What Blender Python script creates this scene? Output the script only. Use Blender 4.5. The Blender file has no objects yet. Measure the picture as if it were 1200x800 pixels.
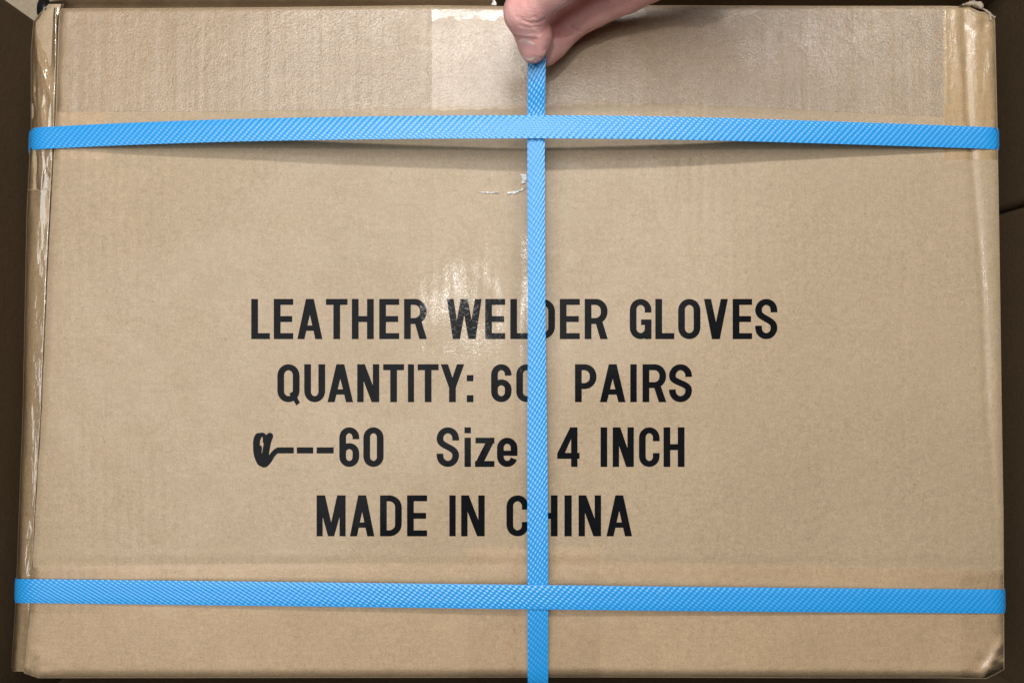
import bpy, math, random
import numpy as np
from mathutils import Vector, Matrix

random.seed(4)
rng = np.random.default_rng(7)
S = bpy.context.scene
COL = S.collection

# ------------------------------------------------------------------ camera, world, lamps
FACE_Z = 0.300            # height of the carton's upper face above the floor
CAM_H = 0.4335            # camera above that face
TILT = math.radians(1.7)
FPX = 867.0               # focal length in pixels of the 1200 px wide photograph
CAM = Vector((0.0, -CAM_H * math.tan(TILT), FACE_Z + CAM_H))

cd = bpy.data.cameras.new('camera')
cd.sensor_width = 36.0
cd.lens = 36.0 * FPX / 1200.0
cd.clip_start = 0.02
cd.clip_end = 100.0
cam = bpy.data.objects.new('camera', cd)
cam.location = CAM
cam.rotation_euler = (TILT, 0, 0)
COL.objects.link(cam)
S.camera = cam

W = bpy.data.worlds.new('World')
S.world = W
W.use_nodes = True
W.node_tree.nodes['Background'].inputs['Color'].default_value = (1.0, 0.96, 0.90, 1)
W.node_tree.nodes['Background'].inputs['Strength'].default_value = 0.028

def area(name, loc, target, sx, sy, power, col):
    l = bpy.data.lights.new(name, 'AREA')
    l.shape = 'RECTANGLE'
    l.size, l.size_y = sx, sy
    l.energy = power
    l.color = col
    o = bpy.data.objects.new(name, l)
    o.location = loc
    o.rotation_euler = (Vector(target) - Vector(loc)).to_track_quat('-Z', 'Y').to_euler()
    COL.objects.link(o)
    return o

area('ceiling_tube_light', (0.30, 0.81, FACE_Z + 1.32), (0.30, 0.0, FACE_Z), 1.40, 0.06, 12.6, (1.0, 0.985, 0.96))
area('ceiling_round_light', (-0.115, 0.125, FACE_Z + 1.30), (-0.1, 0.1, FACE_Z), 0.055, 0.045, 2.1, (1.0, 0.985, 0.96))
area('fill_panel_light', (-0.28, 0.15, FACE_Z + 1.10), (-0.25, 0.10, FACE_Z), 1.4, 0.75, 10.8, (1.0, 0.985, 0.965))  # added soft fill, brightens the left and thins the hand's shadow

S.render.engine = 'CYCLES'
S.view_settings.view_transform = 'Standard'
S.view_settings.look = 'None'
S.view_settings.exposure = 0.0
S.view_settings.gamma = 1.0
S.view_settings.use_curve_mapping = False
S.cycles.transparent_max_bounces = 16

# ------------------------------------------------------------------ measuring helpers
CT, ST = math.cos(TILT), math.sin(TILT)
def at(u, v, zmm=0.0):
    """photograph measure (u, v) on the plane zmm millimetres above the carton face -> world metres (arrays welcome)"""
    u = np.asarray(u, float); v = np.asarray(v, float); zmm = np.asarray(zmm, float)
    dx = (u - 600.0) / FPX
    dy = -(v - 400.0) / FPX
    wy = dy * CT + ST
    wz = dy * ST - CT
    z = FACE_Z + zmm / 1000.0
    t = (z - CAM.z) / wz
    return np.stack(np.broadcast_arrays(CAM.x + dx * t, CAM.y + wy * t, z), -1)

def make_noise(n, lam_lo, lam_hi, seed, ax=1.0, ay=1.0):
    r = np.random.default_rng(seed)
    lam = np.exp(r.uniform(math.log(lam_lo), math.log(lam_hi), n))
    a = r.uniform(0, 2 * math.pi, n); p = r.uniform(0, 2 * math.pi, n)
    kx = 2 * math.pi * np.cos(a) / lam * ax; ky = 2 * math.pi * np.sin(a) / lam * ay
    amp = (lam / lam_hi) ** 0.8
    amp = amp / math.sqrt((amp ** 2).sum())
    def f(u, v):
        u = np.asarray(u, float); v = np.asarray(v, float)
        out = np.zeros(np.broadcast(u, v).shape)
        for i in range(n):
            out = out + amp[i] * np.sin(kx[i] * u + ky[i] * v + p[i])
        return out
    return f

def interp(tab):
    xs = [a for a, b in tab]; ys = [b for a, b in tab]
    return lambda x: np.interp(x, xs, ys)

def smooth(a, b, x):
    t = np.clip((x - a) / (b - a), 0, 1)
    return t * t * (3 - 2 * t)

# ------------------------------------------------------------------ materials
def mat(name):
    m = bpy.data.materials.new(name)
    m.use_nodes = True
    nt = m.node_tree
    nt.nodes.clear()
    out = nt.nodes.new('ShaderNodeOutputMaterial')
    return m, nt, out

def nd(nt, t, **kw):
    n = nt.nodes.new(t)
    for k, v in kw.items():
        if k.startswith('_'):
            setattr(n, k[1:], v)
        else:
            n.inputs[k.replace('__', ' ')].default_value = v
    return n

def mathn(nt, op, a, b=None, c=None):
    n = nt.nodes.new('ShaderNodeMath'); n.operation = op
    for i, x in enumerate((a, b, c)):
        if x is None: continue
        if isinstance(x, (int, float)): n.inputs[i].default_value = x
        else: nt.links.new(x, n.inputs[i])
    return n.outputs[0]

def mix_col(nt, fac, a, b, blend='MIX'):
    n = nt.nodes.new('ShaderNodeMix'); n.data_type = 'RGBA'; n.blend_type = blend
    for sock, x in ((n.inputs[0], fac), (n.inputs[6], a), (n.inputs[7], b)):
        if isinstance(x, (int, float)): sock.default_value = x
        elif isinstance(x, tuple): sock.default_value = (*x, 1) if len(x) == 3 else x
        else: nt.links.new(x, sock)
    return n.outputs[2]

def noise_tex(nt, coord, scale, detail=3, rough=0.6, stretch=None, offs=(0, 0, 0)):
    if stretch or offs != (0, 0, 0):
        mp = nt.nodes.new('ShaderNodeMapping')
        mp.inputs['Scale'].default_value = stretch or (1, 1, 1)
        mp.inputs['Location'].default_value = offs
        nt.links.new(coord, mp.inputs['Vector']); coord = mp.outputs[0]
    n = nt.nodes.new('ShaderNodeTexNoise')
    n.inputs['Scale'].default_value = scale
    n.inputs['Detail'].default_value = detail
    n.inputs['Roughness'].default_value = rough
    nt.links.new(coord, n.inputs['Vector'])
    return n.outputs[0]

def ramp(nt, fac, stops):
    r = nt.nodes.new('ShaderNodeValToRGB')
    e = r.color_ramp.elements
    while len(e) < len(stops): e.new(0.5)
    for i, (p, c) in enumerate(stops):
        e[i].position = p
        e[i].color = (c, c, c, 1) if isinstance(c, (int, float)) else (*c, 1)
    nt.links.new(fac, r.inputs[0])
    return r.outputs[0]

def kraft(name, base, rough=0.52, spec=0.5, grain=1.3, coat=0.0):
    m, nt, out = mat(name)
    tc = nt.nodes.new('ShaderNodeTexCoord').outputs['Object']
    b = nd(nt, 'ShaderNodeBsdfPrincipled', Roughness=rough)
    b.inputs['Specular IOR Level'].default_value = spec
    fine = noise_tex(nt, tc, 1150, 3, 0.75)
    fib1 = noise_tex(nt, tc, 520, 2, 0.6, (1.0, 0.38, 1.0))
    fib2 = noise_tex(nt, tc, 430, 2, 0.6, (0.42, 1.0, 1.0), (3, 1, 0))
    big = noise_tex(nt, tc, 9, 4, 0.6)
    mott = noise_tex(nt, tc, 70, 3, 0.6)
    streak = noise_tex(nt, tc, 26, 3, 0.6, (1.0, 0.06, 1.0))
    v = mathn(nt, 'ADD', mathn(nt, 'MULTIPLY', mathn(nt, 'SUBTRACT', fine, 0.5), 0.75 * grain),
              mathn(nt, 'MULTIPLY', mathn(nt, 'SUBTRACT', fib1, 0.5), 0.20 * grain))
    v = mathn(nt, 'ADD', v, mathn(nt, 'MULTIPLY', mathn(nt, 'SUBTRACT', fib2, 0.5), 0.20 * grain))
    v = mathn(nt, 'ADD', v, mathn(nt, 'MULTIPLY', mathn(nt, 'SUBTRACT', big, 0.5), 0.18))
    v = mathn(nt, 'ADD', v, mathn(nt, 'MULTIPLY', mathn(nt, 'SUBTRACT', mott, 0.5), 0.07))
    v = mathn(nt, 'ADD', v, mathn(nt, 'MULTIPLY', mathn(nt, 'SUBTRACT', streak, 0.5), 0.10))
    v = mathn(nt, 'ADD', v, 1.0)
    sc = nt.nodes.new('ShaderNodeVectorMath'); sc.operation = 'SCALE'
    sc.inputs[0].default_value = base
    nt.links.new(v, sc.inputs['Scale'])
    # dark specks and a few scuffs
    spk = ramp(nt, noise_tex(nt, tc, 330, 1, 0.5, None, (5, 2, 0)), [(0.0, 1.0), (0.235, 1.0), (0.27, 0.0), (1.0, 0.0)])
    c = mix_col(nt, mathn(nt, 'MULTIPLY', spk, 0.35), sc.outputs[0], tuple(x * 0.45 for x in base))
    scf = ramp(nt, noise_tex(nt, tc, 14, 5, 0.7, (0.25, 1.0, 1.0), (1, 8, 0)), [(0.0, 0.0), (0.66, 0.0), (0.8, 1.0), (1.0, 1.0)])
    c = mix_col(nt, mathn(nt, 'MULTIPLY', scf, 0.18), c, tuple(min(1, x * 1.35) for x in base))
    nt.links.new(c, b.inputs['Base Color'])
    if coat:
        gm = ramp(nt, noise_tex(nt, tc, 55, 4, 0.65, None, (3, 5, 0)), [(0.0, 0.25), (0.38, 0.25), (0.62, 1.0), (1.0, 1.0)])
        nt.links.new(mathn(nt, 'MULTIPLY', gm, coat), b.inputs['Coat Weight'])
        b.inputs['Coat Roughness'].default_value = 0.11
        gn = noise_tex(nt, tc, 520, 3, 0.6, None, (2, 7, 0))
        cb = nd(nt, 'ShaderNodeBump', Strength=0.5, Distance=0.00018)
        nt.links.new(gn, cb.inputs['Height']); nt.links.new(cb.outputs[0], b.inputs['Coat Normal'])
    bp = nd(nt, 'ShaderNodeBump', Strength=0.35, Distance=0.0004)
    hh = mathn(nt, 'ADD', fib1, mathn(nt, 'ADD', fib2, fine))
    nt.links.new(hh, bp.inputs['Height'])
    nt.links.new(bp.outputs[0], b.inputs['Normal'])
    nt.links.new(b.outputs[0], out.inputs[0])
    return m

def tape_mat(name, tint, rough, bump_scale, bump_dist, stretch=None, fres=1.5, bstr=0.6, b2w=0.8, streak=0.0):
    m, nt, out = mat(name)
    tc = nt.nodes.new('ShaderNodeTexCoord').outputs['Object']
    tr = nd(nt, 'ShaderNodeBsdfTransparent')
    tn = noise_tex(nt, tc, 40, 3, 0.6)
    c = mix_col(nt, tn, tint, tuple(min(1.0, t + 0.06) for t in tint))
    nt.links.new(c, tr.inputs[0])
    gl = nd(nt, 'ShaderNodeBsdfGlossy')
    gl.inputs['Color'].default_value = (1, 1, 1, 1)
    rn = noise_tex(nt, tc, 120, 3, 0.7)
    r = mathn(nt, 'ADD', rough * 0.6, mathn(nt, 'MULTIPLY', rn, rough * 0.8))
    nt.links.new(r, gl.inputs['Roughness'])
    bn = noise_tex(nt, tc, bump_scale, 3, 0.6, stretch)
    b2 = noise_tex(nt, tc, bump_scale * 0.13, 2, 0.5, stretch, (4, 4, 0))
    hh = mathn(nt, 'ADD', bn, mathn(nt, 'MULTIPLY', b2, b2w))
    if streak:
        st = noise_tex(nt, tc, 130, 2, 0.5, (1.0, 0.03, 1.0), (9, 0, 0))
        hh = mathn(nt, 'ADD', hh, mathn(nt, 'MULTIPLY', st, streak))
    bp = nd(nt, 'ShaderNodeBump', Strength=bstr, Distance=bump_dist)
    nt.links.new(hh, bp.inputs['Height'])
    nt.links.new(bp.outputs[0], gl.inputs['Normal'])
    fr = nd(nt, 'ShaderNodeFresnel', IOR=fres)
    nt.links.new(bp.outputs[0], fr.inputs['Normal'])
    mx = nt.nodes.new('ShaderNodeMixShader')
    nt.links.new(fr.outputs[0], mx.inputs[0])
    nt.links.new(tr.outputs[0], mx.inputs[1])
    nt.links.new(gl.outputs[0], mx.inputs[2])
    nt.links.new(mx.outputs[0], out.inputs[0])
    return m

KRAFT = (0.440, 0.328, 0.208)
M_KRAFT = kraft('kraft_board', KRAFT, coat=0.38)
M_KRAFT_SHADED = kraft('kraft_board_shaded', (0.125, 0.083, 0.046), 0.7, 0.2)  # same kraft darkened: shade of the gaps put into the colour
M_KRAFT_PALE = kraft('kraft_board_pale', (0.44, 0.36, 0.26), 0.7, 0.2)
M_LINER = kraft('torn_paper_liner', (0.44, 0.36, 0.27), 0.8, 0.15)
M_TAPE = tape_mat('clear_tape', (0.985, 0.972, 0.945), 0.30, 900, 0.0003, None, 1.5, 0.6)
M_TAPE_GLOSS = tape_mat('highlight_tape', (0.995, 0.99, 0.98), 0.12, 700, 0.00012, None, 1.6, 0.5)
M_TAPE_TOP = tape_mat('clear_tape_band', (0.985, 0.975, 0.955), 0.34, 900, 0.0006, None, 1.85, 0.8, 0.8, 1.6)
M_TAPE_BROWN = tape_mat('brownish_tape', (0.995, 0.985, 0.968), 0.36, 900, 0.0003, None, 1.4)
M_TAPE_CRINKLE = tape_mat('crinkled_tape', (0.965, 0.935, 0.885), 0.20, 260, 0.0007, (1.0, 0.20, 1.0), 1.45, 0.6, 2.0)
M_TAPE_SHINY = tape_mat('shiny_crinkled_tape', (0.97, 0.945, 0.90), 0.12, 220, 0.0008, (1.0, 0.22, 1.0), 2.0, 0.6, 3.0)

def ink_mat():
    m, nt, out = mat('black_print_ink')
    tc = nt.nodes.new('ShaderNodeTexCoord').outputs['Object']
    b = nd(nt, 'ShaderNodeBsdfPrincipled')
    b.inputs['Specular IOR Level'].default_value = 0.02
    b.inputs['Coat Weight'].default_value = 0.075
    b.inputs['Coat Roughness'].default_value = 0.09
    kb = nd(nt, 'ShaderNodeBump', Strength=0.4, Distance=0.0002)
    nt.links.new(noise_tex(nt, tc, 420, 3, 0.6), kb.inputs['Height']); nt.links.new(kb.outputs[0], b.inputs['Coat Normal'])
    n = noise_tex(nt, tc, 160, 4, 0.7)
    c = mix_col(nt, n, (0.004, 0.0045, 0.006), (0.010, 0.011, 0.013))
    wear = ramp(nt, noise_tex(nt, tc, 260, 5, 0.75, None, (1, 3, 0)), [(0.0, 0.0), (0.58, 0.0), (0.80, 1.0), (1.0, 1.0)])
    c = mix_col(nt, mathn(nt, 'MULTIPLY', wear, 0.10), c, (0.10, 0.08, 0.06))
    nt.links.new(c, b.inputs['Base Color'])
    r = mathn(nt, 'ADD', 0.22, mathn(nt, 'MULTIPLY', noise_tex(nt, tc, 60, 3), 0.15))
    nt.links.new(r, b.inputs['Roughness'])
    bp = nd(nt, 'ShaderNodeBump', Strength=0.25, Distance=0.0002)
    nt.links.new(noise_tex(nt, tc, 500, 3), bp.inputs['Height'])
    nt.links.new(bp.outputs[0], b.inputs['Normal'])
    nt.links.new(b.outputs[0], out.inputs[0])
    return m
M_INK = ink_mat()
M_FILM = None

def strap_mat():
    m, nt, out = mat('blue_woven_strap')
    uv = nt.nodes.new('ShaderNodeUVMap')
    sp = nt.nodes.new('ShaderNodeSeparateXYZ')
    nt.links.new(uv.outputs[0], sp.inputs[0])
    U, V = sp.outputs[0], sp.outputs[1]          # metres along and across
    TAU = 2 * math.pi
    tc = nt.nodes.new('ShaderNodeTexCoord').outputs['Object']
    wob = mathn(nt, 'MULTIPLY', mathn(nt, 'SUBTRACT', noise_tex(nt, tc, 60, 2), 0.5), 2.2)
    # staggered lozenges pressed into the band, leaning a little
    ulean = mathn(nt, 'ADD', U, mathn(nt, 'MULTIPLY', V, 0.45))
    ca = mathn(nt, 'COSINE', mathn(nt, 'ADD', mathn(nt, 'MULTIPLY', ulean, TAU / 0.0036), wob))
    cb = mathn(nt, 'COSINE', mathn(nt, 'ADD', mathn(nt, 'MULTIPLY', V, TAU / 0.0026), mathn(nt, 'MULTIPLY', wob, 0.3)))
    h = mathn(nt, 'MULTIPLY', ca, cb)
    b = nd(nt, 'ShaderNodeBsdfPrincipled', Roughness=0.42)
    b.inputs['Specular IOR Level'].default_value = 0.85
    b.inputs['Coat Weight'].default_value = 0.7
    b.inputs['Coat Roughness'].default_value = 0.30
    hm = mathn(nt, 'ADD', mathn(nt, 'MULTIPLY', h, 0.35), 0.5)
    c = mix_col(nt, hm, (0.010, 0.300, 0.80), (0.024, 0.400, 0.88))
    n2 = noise_tex(nt, tc, 30, 3)
    c = mix_col(nt, mathn(nt, 'MULTIPLY', n2, 0.25), c, (0.018, 0.33, 0.80))
    nt.links.new(c, b.inputs['Base Color'])
    scuff = ramp(nt, noise_tex(nt, tc, 90, 5, 0.75, None, (6, 2, 0)), [(0.0, 0.0), (0.60, 0.0), (0.78, 1.0), (1.0, 1.0)])
    c = mix_col(nt, mathn(nt, 'MULTIPLY', scuff, 0.22), c, (0.16, 0.50, 0.85))
    nt.links.new(c, b.inputs['Base Color'])
    nt.links.new(mathn(nt, 'ADD', 0.34, mathn(nt, 'MULTIPLY', n2, 0.18)), b.inputs['Roughness'])
    bp = nd(nt, 'ShaderNodeBump', Strength=1.0, Distance=0.00015)
    nt.links.new(h, bp.inputs['Height'])
    nt.links.new(bp.outputs[0], b.inputs['Coat Normal'])
    nt.links.new(bp.outputs[0], b.inputs['Normal'])
    nt.links.new(b.outputs[0], out.inputs[0])
    return m
M_STRAP = strap_mat()

def plain(name, col, rough, spec=0.5, bump=0.0, scale=200):
    m, nt, out = mat(name)
    b = nd(nt, 'ShaderNodeBsdfPrincipled', Roughness=rough)
    b.inputs['Specular IOR Level'].default_value = spec
    tc = nt.nodes.new('ShaderNodeTexCoord').outputs['Object']
    n = noise_tex(nt, tc, scale, 4)
    c = mix_col(nt, n, tuple(x * 0.8 for x in col), tuple(min(1, x * 1.2) for x in col))
    nt.links.new(c, b.inputs['Base Color'])
    if bump:
        bp = nd(nt, 'ShaderNodeBump', Strength=0.5, Distance=bump)
        nt.links.new(n, bp.inputs['Height']); nt.links.new(bp.outputs[0], b.inputs['Normal'])
    nt.links.new(b.outputs[0], out.inputs[0])
    return m
M_FLOOR = plain('concrete_floor', (0.22, 0.21, 0.19), 0.8, 0.3, 0.001, 60)
M_FILM = plain('frayed_film_glint', (0.80, 0.79, 0.77), 0.25, 0.6, 0.0005, 400)  # frayed film; its white also paints the glints beside the strap
M_BLACK = plain('black_glossy_plastic', (0.012, 0.012, 0.013), 0.22, 0.5)

# ------------------------------------------------------------------ mesh helpers
def obj(name, verts, faces, m, parent=None, smooth_shade=True, uvs=None):
    me = bpy.data.meshes.new(name)
    me.from_pydata([tuple(map(float, v)) for v in verts], [], faces)
    if m is not None:
        for x in (m if isinstance(m, list) else [m]): me.materials.append(x)
    if smooth_shade:
        me.polygons.foreach_set('use_smooth', [True] * len(me.polygons))
    if uvs is not None:
        l = me.uv_layers.new(name='UVMap')
        idx = np.empty(len(me.loops), dtype=np.int32)
        me.loops.foreach_get('vertex_index', idx)
        l.data.foreach_set('uv', np.asarray(uvs, dtype=np.float32)[idx].ravel())
    me.update()
    o = bpy.data.objects.new(name, me)
    COL.objects.link(o)
    if parent is not None: o.parent = parent
    return o

def grid_faces(nu, nv, base=0, flip=False):
    f = []
    for j in range(nv - 1):
        for i in range(nu - 1):
            a = base + j * nu + i
            q = (a, a + 1, a + nu + 1, a + nu)
            f.append(q[::-1] if flip else q)
    return f

def thing(name, label, cat, loc=(0, 0, 0), group=None):
    o = bpy.data.objects.new(name, None)
    o.empty_display_size = 0.05
    COL.objects.link(o)
    o.location = loc
    o['label'] = label; o['category'] = cat
    if group: o['group'] = group
    return o

def tag(o, label, cat, group=None):
    o['label'] = label; o['category'] = cat
    if group: o['group'] = group
    return o

# ------------------------------------------------------------------ floor
fl = obj('floor', [(-4, -4, 0), (4, -4, 0), (4, 4, 0), (-4, 4, 0)], [(0, 1, 2, 3)], M_FLOOR, None, False)
fl['kind'] = 'structure'

# ------------------------------------------------------------------ the carton
carton = thing('shipping_carton', 'large brown cardboard carton with black LEATHER WELDER GLOVES print, tied with blue straps', 'carton')

LEFT = interp([(5, 71), (20, 69), (40, 68), (150, 64.5), (200, 62), (330, 55), (480, 48.5), (600, 41), (690, 36.5), (740, 32.5), (770, 29), (800, 27)])
OUTL = interp([(5, 57), (12, 50), (25, 39), (60, 36), (150, 36), (250, 31), (480, 26.5), (600, 22), (700, 18.5), (770, 14), (783, 13.5), (790, 17), (800, 22)])
RIGHT = interp([(5, 1164), (25, 1166), (150, 1169), (300, 1171.5), (480, 1174), (600, 1176), (795, 1177)])
CREASE = interp([(5, 1130), (130, 1134), (200, 1141), (350, 1152), (480, 1157), (600, 1166), (800, 1172)])
TOP = interp([(60, 10.5), (300, 9), (500, 6.5), (590, 7.5), (760, 6.5), (960, 7.2), (1110, 7.2), (1135, 8), (1148, 14), (1160, 15), (1164, 19), (1170, 26)])
BOT = interp([(20, 785), (30, 789), (45, 794), (500, 793.5), (700, 793), (960, 794), (1110, 794), (1155, 795), (1166, 790), (1180, 782)])

n_big = make_noise(10, 170, 520, 11)
n_mid = make_noise(12, 45, 130, 12)
n_edge = make_noise(10, 14, 60, 13)
n_fine = make_noise(14, 9, 26, 14)
def g(x, s): return np.exp(-(x / s) ** 2)

def H(u, v):
    """relief of the upper face in mm at photograph measure (u, v)"""
    u = np.asarray(u, float); v = np.asarray(v, float)
    h = 0.55 * n_big(u, v) + 0.10 * n_mid(u, v)
    # flap joint under the upright strap and dents beside it
    mid = smooth(140, 300, v)
    h = h - 0.45 * g(u - 609, 9) * (0.35 + 0.65 * smooth(60, 240, v)) - 0.35 * g(u - 655, 12) * mid * (0.7 + 0.3 * np.sin(v / 47.0))
    h = h + 0.2 * g(u - 634, 14) * mid
    # pressed lines where the flutes show through
    for x0, d in ((795, .10), (822, .10), (1062, .12), (1102, .05), (500, .05), (385, .04)):
        h = h - d * g(u - x0 - 2 * np.sin(v / 90.), 3.0)
    h = h + 0.033 * np.sin(2 * math.pi * (u + 1.5 * np.sin(v / 120.)) / 13.6) * np.clip(0.5 + 0.7 * n_mid(u * .3, v * .25), 0, 1)
    h = h - 0.12 * g(v - 660, 5) + 0.15 * g(v - 650, 6)
    # crease along the right edge and the rolled edge beyond it
    c = CREASE(v); fade = 1 - 0.75 * smooth(420, 620, v)
    h = h - 0.9 * g(u - c, 4.5) * fade + 0.45 * g(u - c - 12, 8) * fade
    # rounded rims
    def rim(d, r):
        return -0.18 * r * np.clip(1 - d / r, 0, 1) ** 2.4
    jit = n_edge(u, v)
    h = h + rim(u - LEFT(v), 9 + 1.5 * jit) + rim(RIGHT(v) - u, 9 + 1.0 * jit)
    h = h + rim(v - TOP(u), 5) + rim(BOT(u) - v, 12)
    h = h - 0.02 * (np.clip(26 - (v - TOP(u)), 0, 26) / 26) ** 2
    # crushed corners
    for (cu, cv, rr, am) in ((33, 782, 20, 1.5), (1170, 785, 24, 1.0), (1150, 14, 20, 0.8), (70, 14, 14, 0.6)):
        w = g(np.hypot(u - cu, v - cv), rr)
        h = h + am * w * (0.7 * (0.55 - np.abs(n_fine(u * .6, v * .6))) + 0.5 * (0.5 - np.abs(n_edge(u, v))) - 0.15)
    # folded tuck in the lower left corner, bright fold in the lower right one
    dl = (u - 40) * 0.93 + (v - 778) * 0.36
    h = h - 1.2 * g(dl, 3.0) * smooth(766, 776, v) * (u < 90)
    d2 = (u - 1164) * 0.90 + (v - 770) * 0.42
    h = h + 0.9 * g(d2, 5) * smooth(735, 765, v) - 0.4 * g(d2 - 10, 4) * smooth(745, 770, v)
    return h

def packed(n, e0, e1):
    t = np.linspace(0, 1, n)
    w = 1.0 / (1 + 5 * np.exp(-t / e0) + 5 * np.exp(-(1 - t) / e1))
    c = np.concatenate([[0], np.cumsum((w[1:] + w[:-1]) / 2)])
    return c / c[-1]

NU, NV = 420, 300
s_, t_ = np.meshgrid(packed(NU, .02, .03), packed(NV, .02, .03))
v0 = 8 + (793 - 8) * t_
u_ = LEFT(v0) + (RIGHT(v0) - LEFT(v0)) * s_
v_ = TOP(u_) + (BOT(u_) - TOP(u_)) * t_
u_ = LEFT(v_) + (RIGHT(v_) - LEFT(v_)) * s_
P = at(u_, v_, H(u_, v_))
faces = grid_faces(NU, NV, flip=True)
verts = list(P.reshape(-1, 3))
# side walls hang from the rim
loop = [i for i in range(NU)] + [j * NU + NU - 1 for j in range(1, NV)] + \
       [(NV - 1) * NU + i for i in range(NU - 2, -1, -1)] + [j * NU for j in range(NV - 2, 0, -1)]
obj('printed_face', verts, faces, M_KRAFT, carton)
wv, wf = [], []
levels = [0.0, 0.004, 0.02, 0.10, 0.22, 0.2985]
nL = len(loop)
cx_, cy_ = 0.0, 0.0
for k, d in enumerate(levels):
    for i in loop:
        p = verts[i]
        sc = 1.0 - (0.0 if k == 0 else 0.0012)
        wv.append((p[0] * sc, p[1] * sc, (p[2] - 0.0002) if k == 0 else (FACE_Z - 0.004 - d if k < 5 else 0.001)))
for k in range(len(levels) - 1):
    for i in range(nL):
        a = k * nL + i; b = k * nL + (i + 1) % nL
        wf.append((a, b, b + nL, a + nL))
obj('side_wall', wv, wf, M_KRAFT, carton)

# rolled edge panel on the left: its own strip beside the printed face
def strip_profile(q, v):
    """q 0 outer .. 1 under the face; height in mm"""
    base = -1.1 + 0.0 * q
    roll = -4.2 * (1 - np.sqrt(np.maximum(0, 1 - (np.clip(0.42 - q, 0, 1) / 0.42) ** 2)))
    dive = -4.5 * smooth(0.84, 0.97, q)
    return base + roll + dive
n_w1 = make_noise(12, 16, 50, 21, 1.0, 0.13)
n_w2 = make_noise(12, 7, 18, 22, 1.0, 0.22)
def strip_mesh(vlo, vhi, nq, nv, lift, wr, qlo=0.0, qhi=1.0):
    q, v = np.meshgrid(np.linspace(qlo, qhi, nq), np.linspace(vlo, vhi, nv))
    u = OUTL(v) + (LEFT(v) + 3.5 - OUTL(v)) * q
    top = 1 - smooth(190, 330, v)
    amp = wr * (0.25 + 0.75 * top + 0.4 * g(v - 692, 40) + 0.35 * smooth(735, 770, v))
    r = np.abs(n_w1(u, v)); r2 = np.abs(n_w2(u, v))
    h = strip_profile(q, v) + 0.35 * n_big(u * 2, v) + lift + amp * (0.8 - 1.5 * np.minimum(r, 0.8)) * smooth(0, .25, q) + amp * 0.3 * (0.5 - r2)
    return at(u, v, h)
nq, nv = 26, 560
p = strip_mesh(5, 786, nq, nv, 0.0, 0.12)
wall = p[:, :1, :].copy(); wall[..., 2] = 0.001; wall[..., 0] += 0.002
p = np.concatenate([wall, p], 1)
obj('edge_fold', p.reshape(-1, 3), grid_faces(nq + 1, nv, flip=True), M_KRAFT, carton)
p = strip_mesh(9, 222, 30, 320, 0.25, 1.3, 0.02, 0.90)
obj('crinkled_tape', p.reshape(-1, 3), grid_faces(30, 320, flip=True), M_TAPE_SHINY, carton)
p = strip_mesh(222.5, 785.5, 26, 300, 0.22, 0.55, 0.02, 0.90)
obj('crinkled_tape', p.reshape(-1, 3), grid_faces(26, 300, flip=True), M_TAPE_SHINY, carton)

# rear edge panel along the far side, lower than the face
nq, nu = 12, 200
q, u = np.meshgrid(np.linspace(0, 1, nq), np.linspace(58, 577, nu))
vb = -16 + 30 * q
vb = vb + np.where(u < 80, (80 - u) * 0.25 * (1 - q) * 1.6, 0)
h = -2.5 + 0.5 * n_big(u, vb * 3) - 13.0 * smooth(0.35, 1.0, q) + 0.4 * n_edge(u, vb) - 4.0 * smooth(200, 560, u)
p = at(u, vb, h)
wall = p[:, :1, :].copy(); wall[..., 2] = 0.001
p = np.concatenate([wall, p], 1)
obj('rear_edge_fold', p.reshape(-1, 3), grid_faces(nq + 1, nu), M_KRAFT, carton)

# ---- tapes lying on the face
n_te = make_noise(8, 6, 30, 31)
def tape(name, ulo, uhi, vlo, vhi, m, lift, nu, nv, wr=0.0, ragged=2.0):
    """ulo.. may be callables of the other coordinate"""
    s, t = np.meshgrid(np.linspace(0, 1, nu), np.linspace(0, 1, nv))
    f = lambda x, y: x(y) if callable(x) else x + 0 * y
    v = (vlo(600.) if callable(vlo) else vlo) + ((vhi(600.) if callable(vhi) else vhi) - (vlo(600.) if callable(vlo) else vlo)) * t
    u = f(ulo, v) + (f(uhi, v) - f(ulo, v)) * s
    vl, vh = f(vlo, u), f(vhi, u)
    v = vl + (vh - vl) * t
    u = f(ulo, v) + (f(uhi, v) - f(ulo, v)) * s
    h = H(u, v) + lift
    if wr:
        h = h + wr * (0.7 - np.minimum(np.abs(n_w1(u, v)), 0.7)) + 0.25 * wr * (0.6 - np.minimum(np.abs(n_w2(u, v)), 0.6))
    p = at(u, v, h)
    return obj(name, p.reshape(-1, 3), grid_faces(nu, nv, flip=True), m, carton)

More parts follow.
